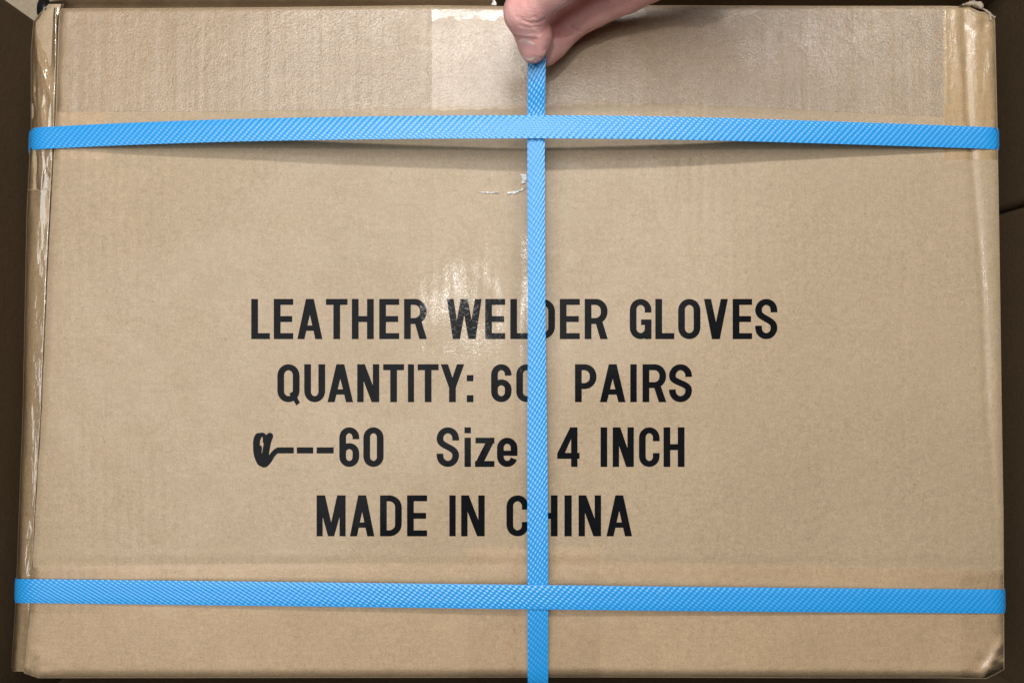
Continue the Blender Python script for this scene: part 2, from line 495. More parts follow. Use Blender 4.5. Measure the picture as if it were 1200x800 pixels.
band_lo = interp([(60, 131), (250, 131), (480, 127), (600, 124), (700, 119), (860, 125), (1110, 137)])
tape('tape_band', lambda v: LEFT(v) + 1, 1106, lambda u: TOP(u) + 0.4, band_lo, M_TAPE_TOP, 0.30, 300, 60)
tape('tape_band', lambda v: LEFT(v) + 1, lambda v: RIGHT(v) - 1, interp([(30, 664), (400, 660), (700, 659), (1180, 668)]), lambda u: BOT(u) - 0.6, M_TAPE_BROWN, 0.30, 300, 70)
tape('centre_tape', 549, 703, 642, lambda u: BOT(u) - 0.4, M_TAPE_BROWN, 0.42, 80, 90)
tape('centre_tape', 506, 757, lambda u: TOP(u) + 0.3, lambda u: band_lo(u) + 3 + 1.5 * np.sin(u / 7.0) * np.sin(u / 3.1), M_TAPE, 0.55, 140, 60)
tape('tape_highlight', 506, 594, lambda u: TOP(u) + 4.5, lambda u: TOP(u) + 15 + 2.2 * np.sin(u / 5.0) + 1.6 * np.sin(u / 2.3 + 1), M_TAPE_GLOSS, 0.75, 90, 14)  # glossy strip added to carry the tube's highlight along the top edge
tape('end_tape', 1107, lambda v: RIGHT(v) - 0.6, lambda u: TOP(u) + 1.0, 187, M_TAPE_CRINKLE, 0.50, 60, 160, 0.38)
tape('end_tape', lambda v: LEFT(v) + 0.8, 126, lambda u: TOP(u) + 1.0, 187, M_TAPE, 0.50, 60, 120, 0.05)
tape('end_tape', 1126, lambda v: RIGHT(v) - 0.6, 672, lambda u: BOT(u) - 1.0, M_TAPE_BROWN, 0.55, 50, 100, 0.06)
tape('end_tape', lambda v: LEFT(v) + 0.8, 118, 664, 718, M_TAPE, 0.55, 60, 60, 0.06)

# ---- torn corners
n_cr = make_noise(12, 5, 16, 41)
def crumple(A, B, zA, zB, bulge, m, n=40, k=10, amp=0.9, name='torn_corner'):
    A = np.array(A, float); B = np.array(B, float)
    ta = np.linspace(0, 1, len(A)); tb = np.linspace(0, 1, len(B)); t = np.linspace(0, 1, n)
    a = np.stack([np.interp(t, ta, A[:, i]) for i in (0, 1)], 1)
    b = np.stack([np.interp(t, tb, B[:, i]) for i in (0, 1)], 1)
    za = np.interp(t, np.linspace(0, 1, len(zA)), zA); zb = np.interp(t, np.linspace(0, 1, len(zB)), zB)
    V, F = [], []
    for side in (0, 1):
        for i in range(n):
            for j in range(k):
                w = j / (k - 1)
                uu = a[i, 0] * (1 - w) + b[i, 0] * w + 0.6 * n_cr(a[i, 0] * 3 + 7 * w, w * 9)
                vv = a[i, 1] * (1 - w) + b[i, 1] * w + 0.6 * n_cr(w * 11, a[i, 0] * 3)
                z = za[i] * (1 - w) + zb[i] * w + bulge * math.sin(math.pi * w) + amp * 0.5 * float(n_cr(uu, vv)) - side * 0.45
                V.append(at(uu, vv, z))
    F = grid_faces(k, n) + grid_faces(k, n, n * k, True)
    for i in range(n - 1):
        for j in (0, k - 1):
            x = i * k + j
            F.append((x, x + k, x + k + n * k, x + n * k))
    return obj(name, V, F, m, carton)
crumple([(1124, 7), (1134, 8), (1142, 9), (1146, 11), (1150, 10)], [(1128, 5), (1135, 2), (1142, 0.5), (1150, 3), (1153, 7)], [-.6, -1, -1.5, -2, -1], [-1.5, 0, 1, 0.5, -2], 2.0, M_LINER)
crumple([(1143, 5), (1144, 9), (1148, 11), (1152, 10)], [(1147, 3), (1150, 4), (1152.5, 6), (1153, 8)], [-.5, -.3, 0, -.5], [-.5, 0, 0, -.5], 1.8, M_LINER)
crumple([(1147, 10), (1153, 13), (1158, 16), (1160, 24)], [(1150, 9), (1156, 11), (1160.5, 15), (1163, 22)], [-2, -1, -.6, -1], [-3, -2, -1.5, -2], 0.8, M_LINER)
crumple([(1160, 19), (1163, 21), (1166, 22)], [(1161.5, 16.5), (1164, 18), (1167, 20)], [-1, -1, -2], [-2, -1, -2], 1.0, M_LINER)
# lower left: split corner with frayed rim
# lower right: curled shred
# frayed tape, glints painted white, beside the upright strap and at the strap's left end
crumple([(610, 205), (612, 210), (611, 216)], [(617, 204), (617, 211), (616, 214)], [.9, .9, .8], [1.3, 1.1, .9], 0.2, M_FILM, name='tape_shred')
crumple([(594, 227), (603, 227), (611, 225)], [(597, 225), (606, 224), (616, 219)], [.8, .8, .8], [.9, 1.1, 1.3], 0.2, M_FILM, name='tape_shred')
crumple([(562, 226), (575, 227), (585, 226)], [(562, 224.6), (575, 225.2), (585, 224.8)], [.9, .9, .8], [.9, 1.0, .9], 0.1, M_FILM, name='tape_shred')
crumple([(576, 0), (577, 3), (575, 6)], [(579, 0), (581, 3), (582, 6.5)], [-2, -2, -1], [-1, -1, -1], 0.6, M_FILM, name='tape_shred')

def dens(tab, n=60):
    tab = np.array(tab, float)
    # monotone-ish smooth interpolation along index
    s = np.linspace(0, len(tab) - 1, n)
    out = []
    for x in s:
        i = min(int(x), len(tab) - 2); f = x - i
        p0 = tab[max(i - 1, 0)]; p1 = tab[i]; p2 = tab[i + 1]; p3 = tab[min(i + 2, len(tab) - 1)]
        out.append(0.5 * ((2 * p1) + (-p0 + p2) * f + (2 * p0 - 5 * p1 + 4 * p2 - p3) * f * f + (-p0 + 3 * p1 - 3 * p2 + p3) * f ** 3))
    return out

# ------------------------------------------------------------------ printed lettering
class Ink:
    def __init__(self): self.V = []; self.F = []; self.k = 0
    def quadstrip(self, L, R):
        """two rails of equal length in photograph measures"""
        L = np.array(L, float); R = np.array(R, float)
        n = len(L); base = len(self.V)
        self.k += 1
        lift = 0.12 + 0.004 * (self.k % 9)
        for a, b in zip(L, R):
            m = (a + b) / 2
            for p in (a, m, b):
                q = at(p[0], p[1], float(H(p[0], p[1])) + lift)
                self.V.append(q)
        for i in range(n - 1):
            a = base + 3 * i
            self.F.append((a, a + 1, a + 4, a + 3)); self.F.append((a + 1, a + 2, a + 5, a + 4))
    def quad(self, a, b, c, d):
        """a-b start edge, d-c end edge"""
        a, b, c, d = (np.array(x, float) for x in (a, b, c, d))
        n = max(2, int(np.hypot(*(d - a)) / 4) + 1)
        t = np.linspace(0, 1, n)[:, None]
        self.quadstrip(a + (d - a) * t, b + (c - b) * t)
    def rect(self, x0, y0, x1, y1):
        if (y1 - y0) > (x1 - x0): self.quad((x0, y0), (x1, y0), (x1, y1), (x0, y1))
        else: self.quad((x0, y0), (x0, y1), (x1, y1), (x1, y0))
    def path(self, pts, w, closed=False, w_h=None, brush=False):
        pts = np.array(pts, float)
        # resample
        if closed: pts = np.vstack([pts, pts[:1]])
        d = np.concatenate([[0], np.cumsum(np.hypot(*np.diff(pts, axis=0).T))])
        n = max(3, int(d[-1] / (0.8 if brush else 1.8)))
        t = np.linspace(0, d[-1], n)
        q = np.stack([np.interp(t, d, pts[:, i]) for i in (0, 1)], 1)
        if closed:
            q = q[:-1]
            tan = np.roll(q, -1, 0) - np.roll(q, 1, 0)
        else:
            tan = np.gradient(q, axis=0)
        tan /= np.hypot(tan[:, 0], tan[:, 1])[:, None]
        nor = np.stack([-tan[:, 1], tan[:, 0]], 1)
        ww = w if w_h is None else (w * np.abs(tan[:, 1]) + w_h * np.abs(tan[:, 0]))[:, None] / (np.abs(tan[:, 1]) + np.abs(tan[:, 0]))[:, None]
        if brush:
            dd = np.minimum(np.arange(len(q)), np.arange(len(q))[::-1]) * (t[1] - t[0]) / (w * 0.55)
            ww = (w * np.sqrt(np.clip(1 - (1 - np.clip(dd, 0, 1)) ** 2, 0.12, 1)))[:, None]
        L = q + nor * ww / 2; R = q - nor * ww / 2
        if closed:
            L = np.vstack([L, L[:1]]); R = np.vstack([R, R[:1]])
        self.quadstrip(L, R)

def arc(cx, cy, rx, ry, a0, a1, n=14):
    t = np.radians(np.linspace(a0, a1, n))
    return [(cx + rx * math.cos(a), cy - ry * math.sin(a)) for a in t]

TV, TH = 7.9, 7.0
def glyph(I, ch, x0, x1, y0, y1):
    w, h = x1 - x0, y1 - y0
    cx = (x0 + x1) / 2; cy = (y0 + y1) / 2
    tv, th = TV, TH
    xl, xr = x0 + tv / 2, x1 - tv / 2
    yt, yb = y0 + th / 2, y1 - th / 2
    rx = (w - tv) / 2; ry = rx * 1.05
    if ch == 'L':
        I.rect(x0, y0, x0 + tv, y1); I.rect(x0, y1 - th, x1, y1)
    elif ch == 'E':
        I.rect(x0, y0, x0 + tv, y1)
        I.rect(x0, y0, x1, y0 + th); I.rect(x0, cy - th / 2, x1 - 1.2, cy + th / 2); I.rect(x0, y1 - th, x1, y1)
    elif ch == 'T':
        I.rect(cx - tv / 2, y0, cx + tv / 2, y1); I.rect(x0, y0, x1, y0 + th)
    elif ch == 'H':
        I.rect(x0, y0, x0 + tv, y1); I.rect(x1 - tv, y0, x1, y1); I.rect(x0, cy - th / 2, x1, cy + th / 2)
    elif ch == 'I':
        I.rect(x0, y0, x1, y1)
    elif ch == 'A':
        a = 4.6
        I.quad((cx - a, y0), (cx + a * .9, y0), (x0 + tv + .4, y1), (x0, y1))
        I.quad((cx - a * .9, y0), (cx + a, y0), (x1, y1), (x1 - tv - .4, y1))
        I.rect(x0 + w * .22, y0 + h * .66, x1 - w * .22, y0 + h * .66 + th * .9)
    elif ch == 'V':
        a = 4.6
        I.quad((x0, y0), (x0 + tv + .4, y0), (cx + a * .9, y1), (cx - a, y1))
        I.quad((x1 - tv - .4, y0), (x1, y0), (cx + a, y1), (cx - a * .9, y1))
    elif ch == 'W':
        a = 4.2; q1 = x0 + w * .275; q3 = x0 + w * .725
        I.quad((x0, y0), (x0 + tv, y0), (q1 + a, y1), (q1 - a, y1))
        I.quad((cx - a, y0), (cx + a * .8, y0), (q1 + a, y1), (q1 - a * .8, y1))
        I.quad((cx - a * .8, y0), (cx + a, y0), (q3 + a * .8, y1), (q3 - a, y1))
        I.quad((x1 - tv, y0), (x1, y0), (q3 + a, y1), (q3 - a, y1))
    elif ch == 'M':
        I.rect(x0, y0, x0 + tv * .9, y1); I.rect(x1 - tv * .9, y0, x1, y1)
        I.quad((x0, y0), (x0 + tv + 2, y0), (cx + 3.6, y1), (cx - 3.6, y1))
        I.quad((x1 - tv - 2, y0), (x1, y0), (cx + 3.6, y1), (cx - 3.6, y1))
    elif ch == 'N':
        I.rect(x0, y0, x0 + tv * .95, y1); I.rect(x1 - tv * .95, y0, x1, y1)
        I.quad((x0, y0), (x0 + tv + 1, y0), (x1, y1), (x1 - tv - 1, y1))
    elif ch == 'Y':
        I.rect(cx - tv / 2, y0 + h * .52, cx + tv / 2, y1)
        I.quad((x0, y0), (x0 + tv + .6, y0), (cx + tv / 2, y0 + h * .62), (cx - tv / 2, y0 + h * .62))
        I.quad((x1 - tv - .6, y0), (x1, y0), (cx + tv / 2, y0 + h * .62), (cx - tv / 2, y0 + h * .62))
    elif ch in 'O0Q':
        I.path(arc(cx, yt + ry, rx, ry, 180, 0) + arc(cx, yb - ry, rx, ry, 0, -180), tv, True, th)
        if ch == 'Q':
            I.quad((cx + 1, y1 - 10), (cx + 6, y1 - 13), (x1 + .5, y1 + 0.5), (x1 - 3.5, y1 + 4))
    elif ch == 'C':
        I.path([(xr, y0 + h * .35)] + arc(cx, yt + ry, rx, ry, 0, 180) + arc(cx, yb - ry, rx, ry, 180, 360) + [(xr, y1 - h * .35)], tv, False, th)
    elif ch == 'G':
        I.path([(xr, y0 + h * .34)] + arc(cx, yt + ry, rx, ry, 0, 180) + arc(cx, yb - ry, rx, ry, 180, 345), tv, False, th)
        I.rect(x1 - tv, cy + 0.5, x1, y1); I.rect(cx + 0.5, cy + .5, x1, cy + th)
    elif ch == 'U':
        I.path([(xl, y0)] + arc(cx, yb - ry, rx, ry, 180, 360) + [(xr, y0)], tv, False, th)
    elif ch == 'S':
        k = 0.30
        p = [(xr, y0 + h * .335)] + arc(cx, yt + ry, rx, ry, 0, 180)
        ya, yb2 = yt + ry + 1.2, yb - ry - 1.2
        b0, b1, b2, b3 = np.array([xl, ya]), np.array([xl, cy - 1]), np.array([xr, cy + 0.5]), np.array([xr, yb2])
        for t in np.linspace(0.06, .94, 18):
            p.append(tuple((1 - t) ** 3 * b0 + 3 * t * (1 - t) ** 2 * b1 + 3 * t * t * (1 - t) * b2 + t ** 3 * b3))
        p += arc(cx, yb - ry, rx, ry, 0, -180) + [(xl, y1 - h * .335)]
        I.path(p, tv, False, th)
    elif ch == 'D':
        I.rect(x0, y0, x0 + tv, y1)
        r = min(rx * 1.25, w - tv)
        I.path([(x0 + 2, yt), (xr - r, yt)] + arc(xr - r, yt + r * .95, r, r * .95, 90, 0) + arc(xr - r, yb - r * .95, r, r * .95, 0, -90) + [(x0 + 2, yb)], tv, False, th)
    elif ch in 'PR':
        I.rect(x0, y0, x0 + tv, y1)
        ym = y0 + h * (.575 if ch == 'P' else .55)
        r = (ym - yt) / 2 * .92
        I.path([(x0 + 2, yt), (xr - r, yt)] + arc(xr - r, yt + r, r, r, 90, 0) + arc(xr - r, ym - r, r, r, 0, -90) + [(x0 + 2, ym)], tv, False, th)
        if ch == 'R':
            I.quad((cx - 1.5, ym - 1), (cx + 6.5, ym - 2), (x1 + .3, y1), (x1 - tv - .6, y1))
    elif ch == '6':
        bt = y0 + h * .40
        rb = rx * 1.0
        I.path(arc(cx, bt + th / 2 + rb * .95, rx, rb * .95, 180, 0) + arc(cx, yb - ry, rx, ry, 0, -180), tv, True, th)
        I.path([(xl, yb - ry)] + [(xl, bt)] + arc(cx, yt + ry, rx, ry, 180, 0) + [(xr, y0 + h * .30)], tv, False, th)
    elif ch == '4':
        sx = x0 + w * .62
        I.rect(sx, y0, sx + tv * .95, y1)
        I.rect(x0, y0 + h * .645, x1, y0 + h * .645 + th)
        I.quad((sx - 1, y0), (sx + 6, y0), (x0 + 8, y0 + h * .70), (x0, y0 + h * .66))
    elif ch == 'i':
        I.rect(x0, y0, x1, y0 + th); I.rect(x0, y0 + h * .262, x1, y1)
    elif ch == 'z':
        I.rect(x0 + .6, y0, x1, y0 + th * .95); I.rect(x0, y1 - th, x1, y1)
        I.quad((x1 - 9.5, y0 + 4), (x1, y0 + 4), (x0 + 9.5, y1 - 4), (x0, y1 - 4))
    elif ch == 'e':
        I.path([(x0 + 4, cy + 1), (xr, cy + 1)] , th * .85)
        I.path([(xr, cy + 4.2), (xr, cy)] + arc(cx, yt + ry, rx, ry, 0, 180) + arc(cx, yb - ry, rx, ry, 180, 345), tv, False, th)
    elif ch == ':':
        I.rect(x0, y0 + h * .285, x1, y0 + h * .45); I.rect(x0, y0 + h * .815, x1, y1)
    elif ch == '-':
        I.rect(x0, y0 + h * .505, x1, y0 + h * .66)

LINES = [
    (350.2, 397.2, [('L', 294.4, 316.2), ('E', 320.8, 343.6), ('A', 348.4, 377.8), ('T', 382, 407.2), ('H', 412.3, 438), ('E', 444.4, 467.8), ('R', 473.5, 500),
                    ('W', 523.6, 564.4), ('E', 568.6, 592), ('L', 598, 619.5), ('D', 624.5, 650.4), ('E', 656, 679.5), ('R', 685.2, 712),
                    ('G', 738, 763.5), ('L', 768, 790.2), ('O', 794.7, 820.8), ('V', 825, 853), ('E', 858.6, 881.4), ('S', 885, 911)]),
    (426.6, 471.0, [('Q', 325, 351.0), ('U', 356.5, 381), ('A', 383.8, 413.8), ('N', 418.6, 444.4), ('T', 449, 473.5), ('I', 478, 485.2), ('T', 489.4, 514), ('Y', 516.4, 544),
                    (':', 547, 554.8), ('6', 575.5, 599.5), ('0', 605, 629), ('P', 673.8, 699), ('A', 703, 733), ('I', 738.6, 746.2), ('R', 753, 780.6), ('S', 784, 811)]),
    (500.4, 546.8, [('-', 324, 344.2), ('-', 347.8, 367), ('-', 371, 391), ('6', 397.6, 421), ('0', 425.8, 449.5), ('S', 511.6, 538), ('i', 544.3, 551.8),
                    ('z', 556.6, 579.4), ('e', 582.4, 606.4), ('4', 653, 679.2), ('I', 703.8, 711.6), ('N', 718, 742.8), ('C', 748.8, 773), ('H', 777.6, 802.2)]),
    (580.0, 628.0, [('M', 371, 405), ('A', 410, 438.7), ('D', 445.3, 470.8), ('E', 477, 500.5), ('I', 526.6, 534), ('N', 540.4, 568), ('C', 593.5, 619.5), ('H', 626.5, 653.4),
                    ('I', 661.5, 670), ('N', 678, 704.4), ('A', 710.7, 740.7)]),
]
for li, (ya, yb, gl) in enumerate(LINES):
    words = [[gl[0]]]
    for a, b in zip(gl[:-1], gl[1:]):
        if b[1] - a[2] > 15: words.append([])
        words[-1].append(b)
    for wi, word in enumerate(words):
        I = Ink()
        if li == 2 and wi == 0:   # the letter struck through by hand with a marker, before the dashes
            Z = lambda pts: [(280 + x / 3.3333, 320 + y / 3.3333) for x, y in pts]
            def cr(p, n=40): return [tuple(x[:2]) for x in dens([(a, b, 0) for a, b in p], n)]
            I.path(Z(cr([(84, 626), (70, 650), (70, 700), (82, 735), (98, 748)])), 8.0, brush=True)
            I.path(Z(cr([(74, 640), (90, 630), (101, 640), (100, 665)])), 5.0, brush=True)
            I.path(Z(cr([(126, 624), (114, 652), (106, 690), (98, 750)])), 8.2, brush=True)
            I.path(Z(cr([(82, 672), (80, 705), (90, 742)])), 5.6, brush=True)
            I.path(Z(cr([(86, 742), (100, 748), (116, 734), (132, 708), (154, 686)])), 6.2, brush=True)
            I.path(Z(cr([(104, 690), (112, 716), (122, 726)])), 5.0, brush=True)
        for ch, xa, xb in word:
            y0 = ya
            if ch in 'ze': y0 = ya + (yb - ya) * .262
            glyph(I, ch, xa, xb, y0, yb)
        obj('printed_word', I.V, I.F, M_INK, carton)

# ------------------------------------------------------------------ straps
def strap(name, pts, width, thick, label, wid_fn=None, roll=None):
    """pts: world points of the strap's under-side centre line; width axis is horizontal"""
    pts = np.array(pts, float)
    d = np.concatenate([[0], np.cumsum(np.linalg.norm(np.diff(pts, axis=0), axis=1))])
    n = int(d[-1] / 0.0025)
    t = np.linspace(0, d[-1], n)
    q = np.stack([np.interp(t, d, pts[:, i]) for i in range(3)], 1)
    for _ in range(3):
        q[1:-1] = 0.25 * q[:-2] + 0.5 * q[1:-1] + 0.25 * q[2:]
    tan = np.gradient(q, axis=0); tan /= np.linalg.norm(tan, axis=1)[:, None]
    chord = q[n // 2 + 3] - q[n // 2 - 3]; chord[2] = 0; chord /= np.linalg.norm(chord)
    side = np.array([-chord[1], chord[0], 0.0])
    V, UV, F = [], [], []
    m = 7
    for i in range(n):
        sd = side - tan[i] * side.dot(tan[i]); sd /= np.linalg.norm(sd)
        nor = np.cross(tan[i], sd)
        if roll is not None:
            a = roll(t[i] / d[-1])
            sd, nor = sd * math.cos(a) + nor * math.sin(a), nor * math.cos(a) - sd * math.sin(a)
        w = width if wid_fn is None else wid_fn(t[i] / d[-1])
        for lay in (1, 0):
            for j in range(m):
                f = j / (m - 1) - 0.5
                e = thick * (1 if abs(f) < 0.49 else 0.55) if lay else 0.0
                V.append(q[i] + sd * f * w + nor * e)
                UV.append((t[i], f * w))
    for i in range(n - 1):
        a = i * 2 * m; b = a + 2 * m
        for j in range(m - 1):
            F.append((a + j, b + j, b + j + 1, a + j + 1))
            F.append((a + m + j, a + m + j + 1, b + m + j + 1, b + m + j))
        F.append((a, a + m, b + m, b)); F.append((a + m - 1, b + m - 1, b + 2 * m - 1, a + 2 * m - 1))
    o = obj(name, V, F, M_STRAP, None, True, UV)
    o.data.set_sharp_from_angle(angle=math.radians(50)) if hasattr(o.data, 'set_sharp_from_angle') else None
    return tag(o, label, 'strap', 'blue straps round the carton')

def pts_over(tab, left_down=True, right_down=True, horiz=True):
    base = [at(*r) for r in tab]
    out = list(base)
    a, b = base[0], base[-1]
    if horiz:
        out = [(a[0] - .0012, a[1], 0.004), (a[0] - .0015, a[1], a[2] - 0.05), (a[0] - .0012, a[1], a[2] - .004)] + out + \
              [(b[0] + .0012, b[1], b[2] - .004), (b[0] + .0015, b[1], b[2] - 0.05), (b[0] + .0012, b[1], 0.004)]
    else:
        out = [(a[0], a[1] + .0012, 0.004), (a[0], a[1] + .0015, a[2] - 0.05), (a[0], a[1] + .0012, a[2] - .004)] + out + \
              [(b[0], b[1] - .0012, b[2] - .004), (b[0], b[1] - .0015, b[2] - 0.05), (b[0], b[1] - .0012, 0.004)]
    return out

top_tab = [(34.2, 170, -14.0), (35.2, 166.5, -8.0), (38.5, 163.5, -2.4), (46, 162.2, 0.2), (66, 161.3, 1.2), (150, 157.3, 6.2), (270, 153.2, 12.4), (400, 150.6, 17.5), (520, 149.3, 21), (628, 149, 22.8), (740, 149.8, 20.5), (860, 152.2, 16), (1000, 156.5, 9), (1110, 160.3, 3), (1150, 161.7, 1.0), (1162, 162.3, 0.3), (1168.5, 162.9, -1.6), (1170.5, 164.0, -6.0)]
strap('strap', pts_over(dens(top_tab, 120)), 0.01300, 0.0007, 'blue woven strap running sideways across the upper part, lifted at its middle')
bot_tab = [(17.8, 690.5, -7.0), (19.5, 692, -2.0), (27, 692, 0.3), (40, 692, 1.2), (120, 692.9, 2.0), (300, 695, 5.0), (480, 697.2, 7.4), (630, 699.0, 9.2), (760, 700.6, 7.6), (900, 702, 5.0), (1060, 703.3, 2.2), (1160, 704, 0.9), (1170, 704.1, 0.3), (1176, 704.0, -1.6), (1178, 703.0, -6.0)]
strap('strap', pts_over(dens(bot_tab, 120)), 0.01370, 0.0007, 'blue woven strap running sideways across the bottom, below the MADE IN CHINA line')
PIN_Z = 33.0
up_tab = [(628, 5, -3.0), (628, 9, 0.5), (628, 16, 7), (628.2, 26, 16), (628.5, 40, 28), (629, 56, PIN_Z), (629, 72, PIN_Z - .8), (628.6, 100, 28.5), (628.4, 128, 23.2), (628.2, 149, 20.9), (628.2, 200, 19.2), (628.6, 300, 16), (629, 400, 13.2), (629.5, 500, 10.4), (630, 600, 9.2), (630.2, 670, 8.0), (630.3, 698, 7.3), (630.3, 730, 5.8), (630.4, 775, 2.6), (630.4, 792, 1.0), (630.5, 804, -1.5)]
def upw(s):
    return 0.0098 + 0.0020 * float(smooth(0.47, 0.62, s))
strap('strap', pts_over(dens(up_tab, 160), horiz=False), 0.0115, 0.0007, 'blue woven strap running up and down the middle, pinched by the hand', upw)

# ------------------------------------------------------------------ the hand
def build_hand():
    VOX = 0.00075
    A = lambda u, v, z: np.array(at(u, v, z))
    prim = []                                   # (p0, r0, p1, r1, blend)
    def chain(js, k=0.004):
        for (p, r), (p2, r2) in zip(js[:-1], js[1:]): prim.append((p, r, p2, r2, k))
    itip = (A(624.5, 58.5, PIN_Z + 8.0), .0071); imid = (A(625.5, 43, PIN_Z + 10.5), .0095); idip = (A(616, 17, PIN_Z + 20), .0098)
    ipip = (A(652, -17, 67), .0098); imcp = (A(724, -78, 80), .0125)
    chain([itip, imid, idip], .003)
    chain([idip, ipip, imcp], .004)
    prim.append((A(611, 13, PIN_Z + 20.5), .0090, A(612, 10, PIN_Z + 21), .0088, .004))
    ttip = (A(640.5, 62, PIN_Z - 8.6), .0070); tpad = (A(650, 48, PIN_Z - 11.0), .0083); tip_ = (A(663, 31, PIN_Z - 11.5), .0089)
    tprox = (A(692, 12, 24), .0096); tmcp = (A(733, -10, 32), .0119); tcmc = (A(830, -72, 60), .0170)
    n_a = len(prim)
    chain([ttip, tpad, tip_, tprox, tmcp], .004)
    thumb = set(range(n_a, len(prim)))
    chain([tmcp, tcmc], .006)
    wrist = A(905, -200, 112); wr2 = A(885, -150, 96)
    # palm: fan of thick bars from the wrist to the knuckles
    mm = (A(738, -128, 98), .0125); rm = (A(772, -165, 112), .0120); pm = (A(815, -190, 120), .0112)
    for mc, r in (imcp, mm, rm, pm):
        prim.append((mc, r, wrist, .0185, .010))
    prim.append((tcmc[0], .017, wr2, .019, .012))
    prim.append((imcp[0], .0125, tcmc[0], .015, .012))
    prim.append((imcp[0], .0125, mm[0], .0125, .006)); prim.append((mm[0], .0125, rm[0], .012, .006)); prim.append((rm[0], .012, pm[0], .0112, .006))
    # the other three fingers, curled clear of the strap
    chain([mm, (A(648, -92, 86), .0102), (A(640, -66, 66), .0090), (A(668, -62, 54), .0078)], .003)
    chain([rm, (A(690, -146, 98), .0098), (A(682, -116, 78), .0088), (A(706, -106, 66), .0076)], .003)
    chain([pm, (A(748, -190, 106), .0088), (A(738, -164, 90), .0078), (A(756, -150, 80), .0068)], .003)
    fore = A(1040, -330, 150)
    chain([(wrist, .0215), (fore, .0290)], .012)
    prim.append((wr2, .0195, fore, .0270, .012))

    def seg_d(P, p0, r0, p1, r1):
        ba = p1 - p0
        t = np.clip(((P - p0) @ ba) / ba.dot(ba), 0, 1)
        return np.linalg.norm(P - p0 - t[..., None] * ba, axis=-1) - (r0 + (r1 - r0) * t)
    creases = []                                 # thin grooves: (p0, p1, radius, depth)
    def crease(a, b, r=.0007, dep=.0006): creases.append((np.array(a), np.array(b), r, dep))

    lo = np.min([np.minimum(p[0] - p[1], p[2] - p[3]) for p in prim], 0) - .006
    hi = np.max([np.maximum(p[0] + p[1], p[2] + p[3]) for p in prim], 0) + .006
    n = np.ceil((hi - lo) / VOX).astype(int) + 1
    F = np.full(n, 0.03, np.float32); FT = np.full(n, 0.03, np.float32)
    ax = [lo[i] + VOX * np.arange(n[i]) for i in range(3)]
    for pi, (p0, r0, p1, r1, k) in enumerate(prim):
        FF = FT if pi in thumb else F
        a = np.maximum(((np.minimum(p0 - r0, p1 - r1) - .016 - lo) / VOX).astype(int), 0)
        b = np.minimum(((np.maximum(p0 + r0, p1 + r1) + .016 - lo) / VOX).astype(int) + 2, n)
        sl = tuple(slice(a[i], b[i]) for i in range(3))
        X, Y, Z = np.meshgrid(ax[0][sl[0]], ax[1][sl[1]], ax[2][sl[2]], indexing='ij')
        d = seg_d(np.stack([X, Y, Z], -1), p0, r0, p1, r1).astype(np.float32)
        f = FF[sl]
        hh = np.clip(0.5 + 0.5 * (f - d) / k, 0, 1)
        FF[sl] = f * (1 - hh) + d * hh - k * hh * (1 - hh)
    kk = 0.0007
    hh = np.clip(0.5 + 0.5 * (F - FT) / kk, 0, 1)
    F = F * (1 - hh) + FT * hh - kk * hh * (1 - hh)
    # surface nets
    ins = F < 0
    c = np.zeros(n - 1, np.uint8)
    for dx in (0, 1):
        for dy in (0, 1):
            for dz in (0, 1):
                c += ins[dx:n[0] - 1 + dx, dy:n[1] - 1 + dy, dz:n[2] - 1 + dz]
    act = (c > 0) & (c < 8)
    idx = -np.ones(n - 1, np.int64)
    cells = np.argwhere(act)
    idx[act] = np.arange(len(cells))
    acc = np.zeros((len(cells), 3)); cnt = np.zeros(len(cells))
    corners = [(x, y, z) for x in (0, 1) for y in (0, 1) for z in (0, 1)]
    val = {cc: F[cells[:, 0] + cc[0], cells[:, 1] + cc[1], cells[:, 2] + cc[2]] for cc in corners}
    for c0 in corners:
        for i in range(3):
            if c0[i] == 0:
                c1 = list(c0); c1[i] = 1; c1 = tuple(c1)
                v0, v1 = val[c0], val[c1]
                cr = (v0 < 0) != (v1 < 0)
                t = np.where(cr, v0 / np.where(cr, v0 - v1, 1), 0)
                pt = np.array(c0)[None, :] + t[:, None] * (np.array(c1) - np.array(c0))[None, :]
                acc[cr] += pt[cr]; cnt[cr] += 1
    V = lo + VOX * (cells + acc / cnt[:, None])
    faces = []
    for i in range(3):
        j, k = (i + 1) % 3, (i + 2) % 3
        s0 = [slice(None)] * 3; s1 = [slice(None)] * 3
        s0[i] = slice(0, n[i] - 1); s1[i] = slice(1, n[i])
        a, b = ins[tuple(s0)], ins[tuple(s1)]
        for flip, mask in ((False, a & ~b), (True, ~a & b)):
            e = np.argwhere(mask)
            e = e[(e[:, j] > 0) & (e[:, k] > 0) & (e[:, j] < n[j] - 1) & (e[:, k] < n[k] - 1)]
            def cell(dj, dk):
                q = e.copy(); q[:, j] -= dj; q[:, k] -= dk
                return idx[q[:, 0], q[:, 1], q[:, 2]]
            q = np.stack([cell(1, 1), cell(0, 1), cell(0, 0), cell(1, 0)], 1)
            if flip: q = q[:, ::-1]
            faces.append(q[(q >= 0).all(1)])
    Fc = np.concatenate(faces)
    return V, Fc, prim, seg_d

V, Fc, prim, seg_d = build_hand()
# vertex normals
def vnormals(V, Fc):
    fn = np.cross(V[Fc[:, 2]] - V[Fc[:, 0]], V[Fc[:, 3]] - V[Fc[:, 1]])
    N = np.zeros_like(V)
    for i in range(4): np.add.at(N, Fc[:, i], fn)
    return N / np.maximum(np.linalg.norm(N, axis=1), 1e-12)[:, None]
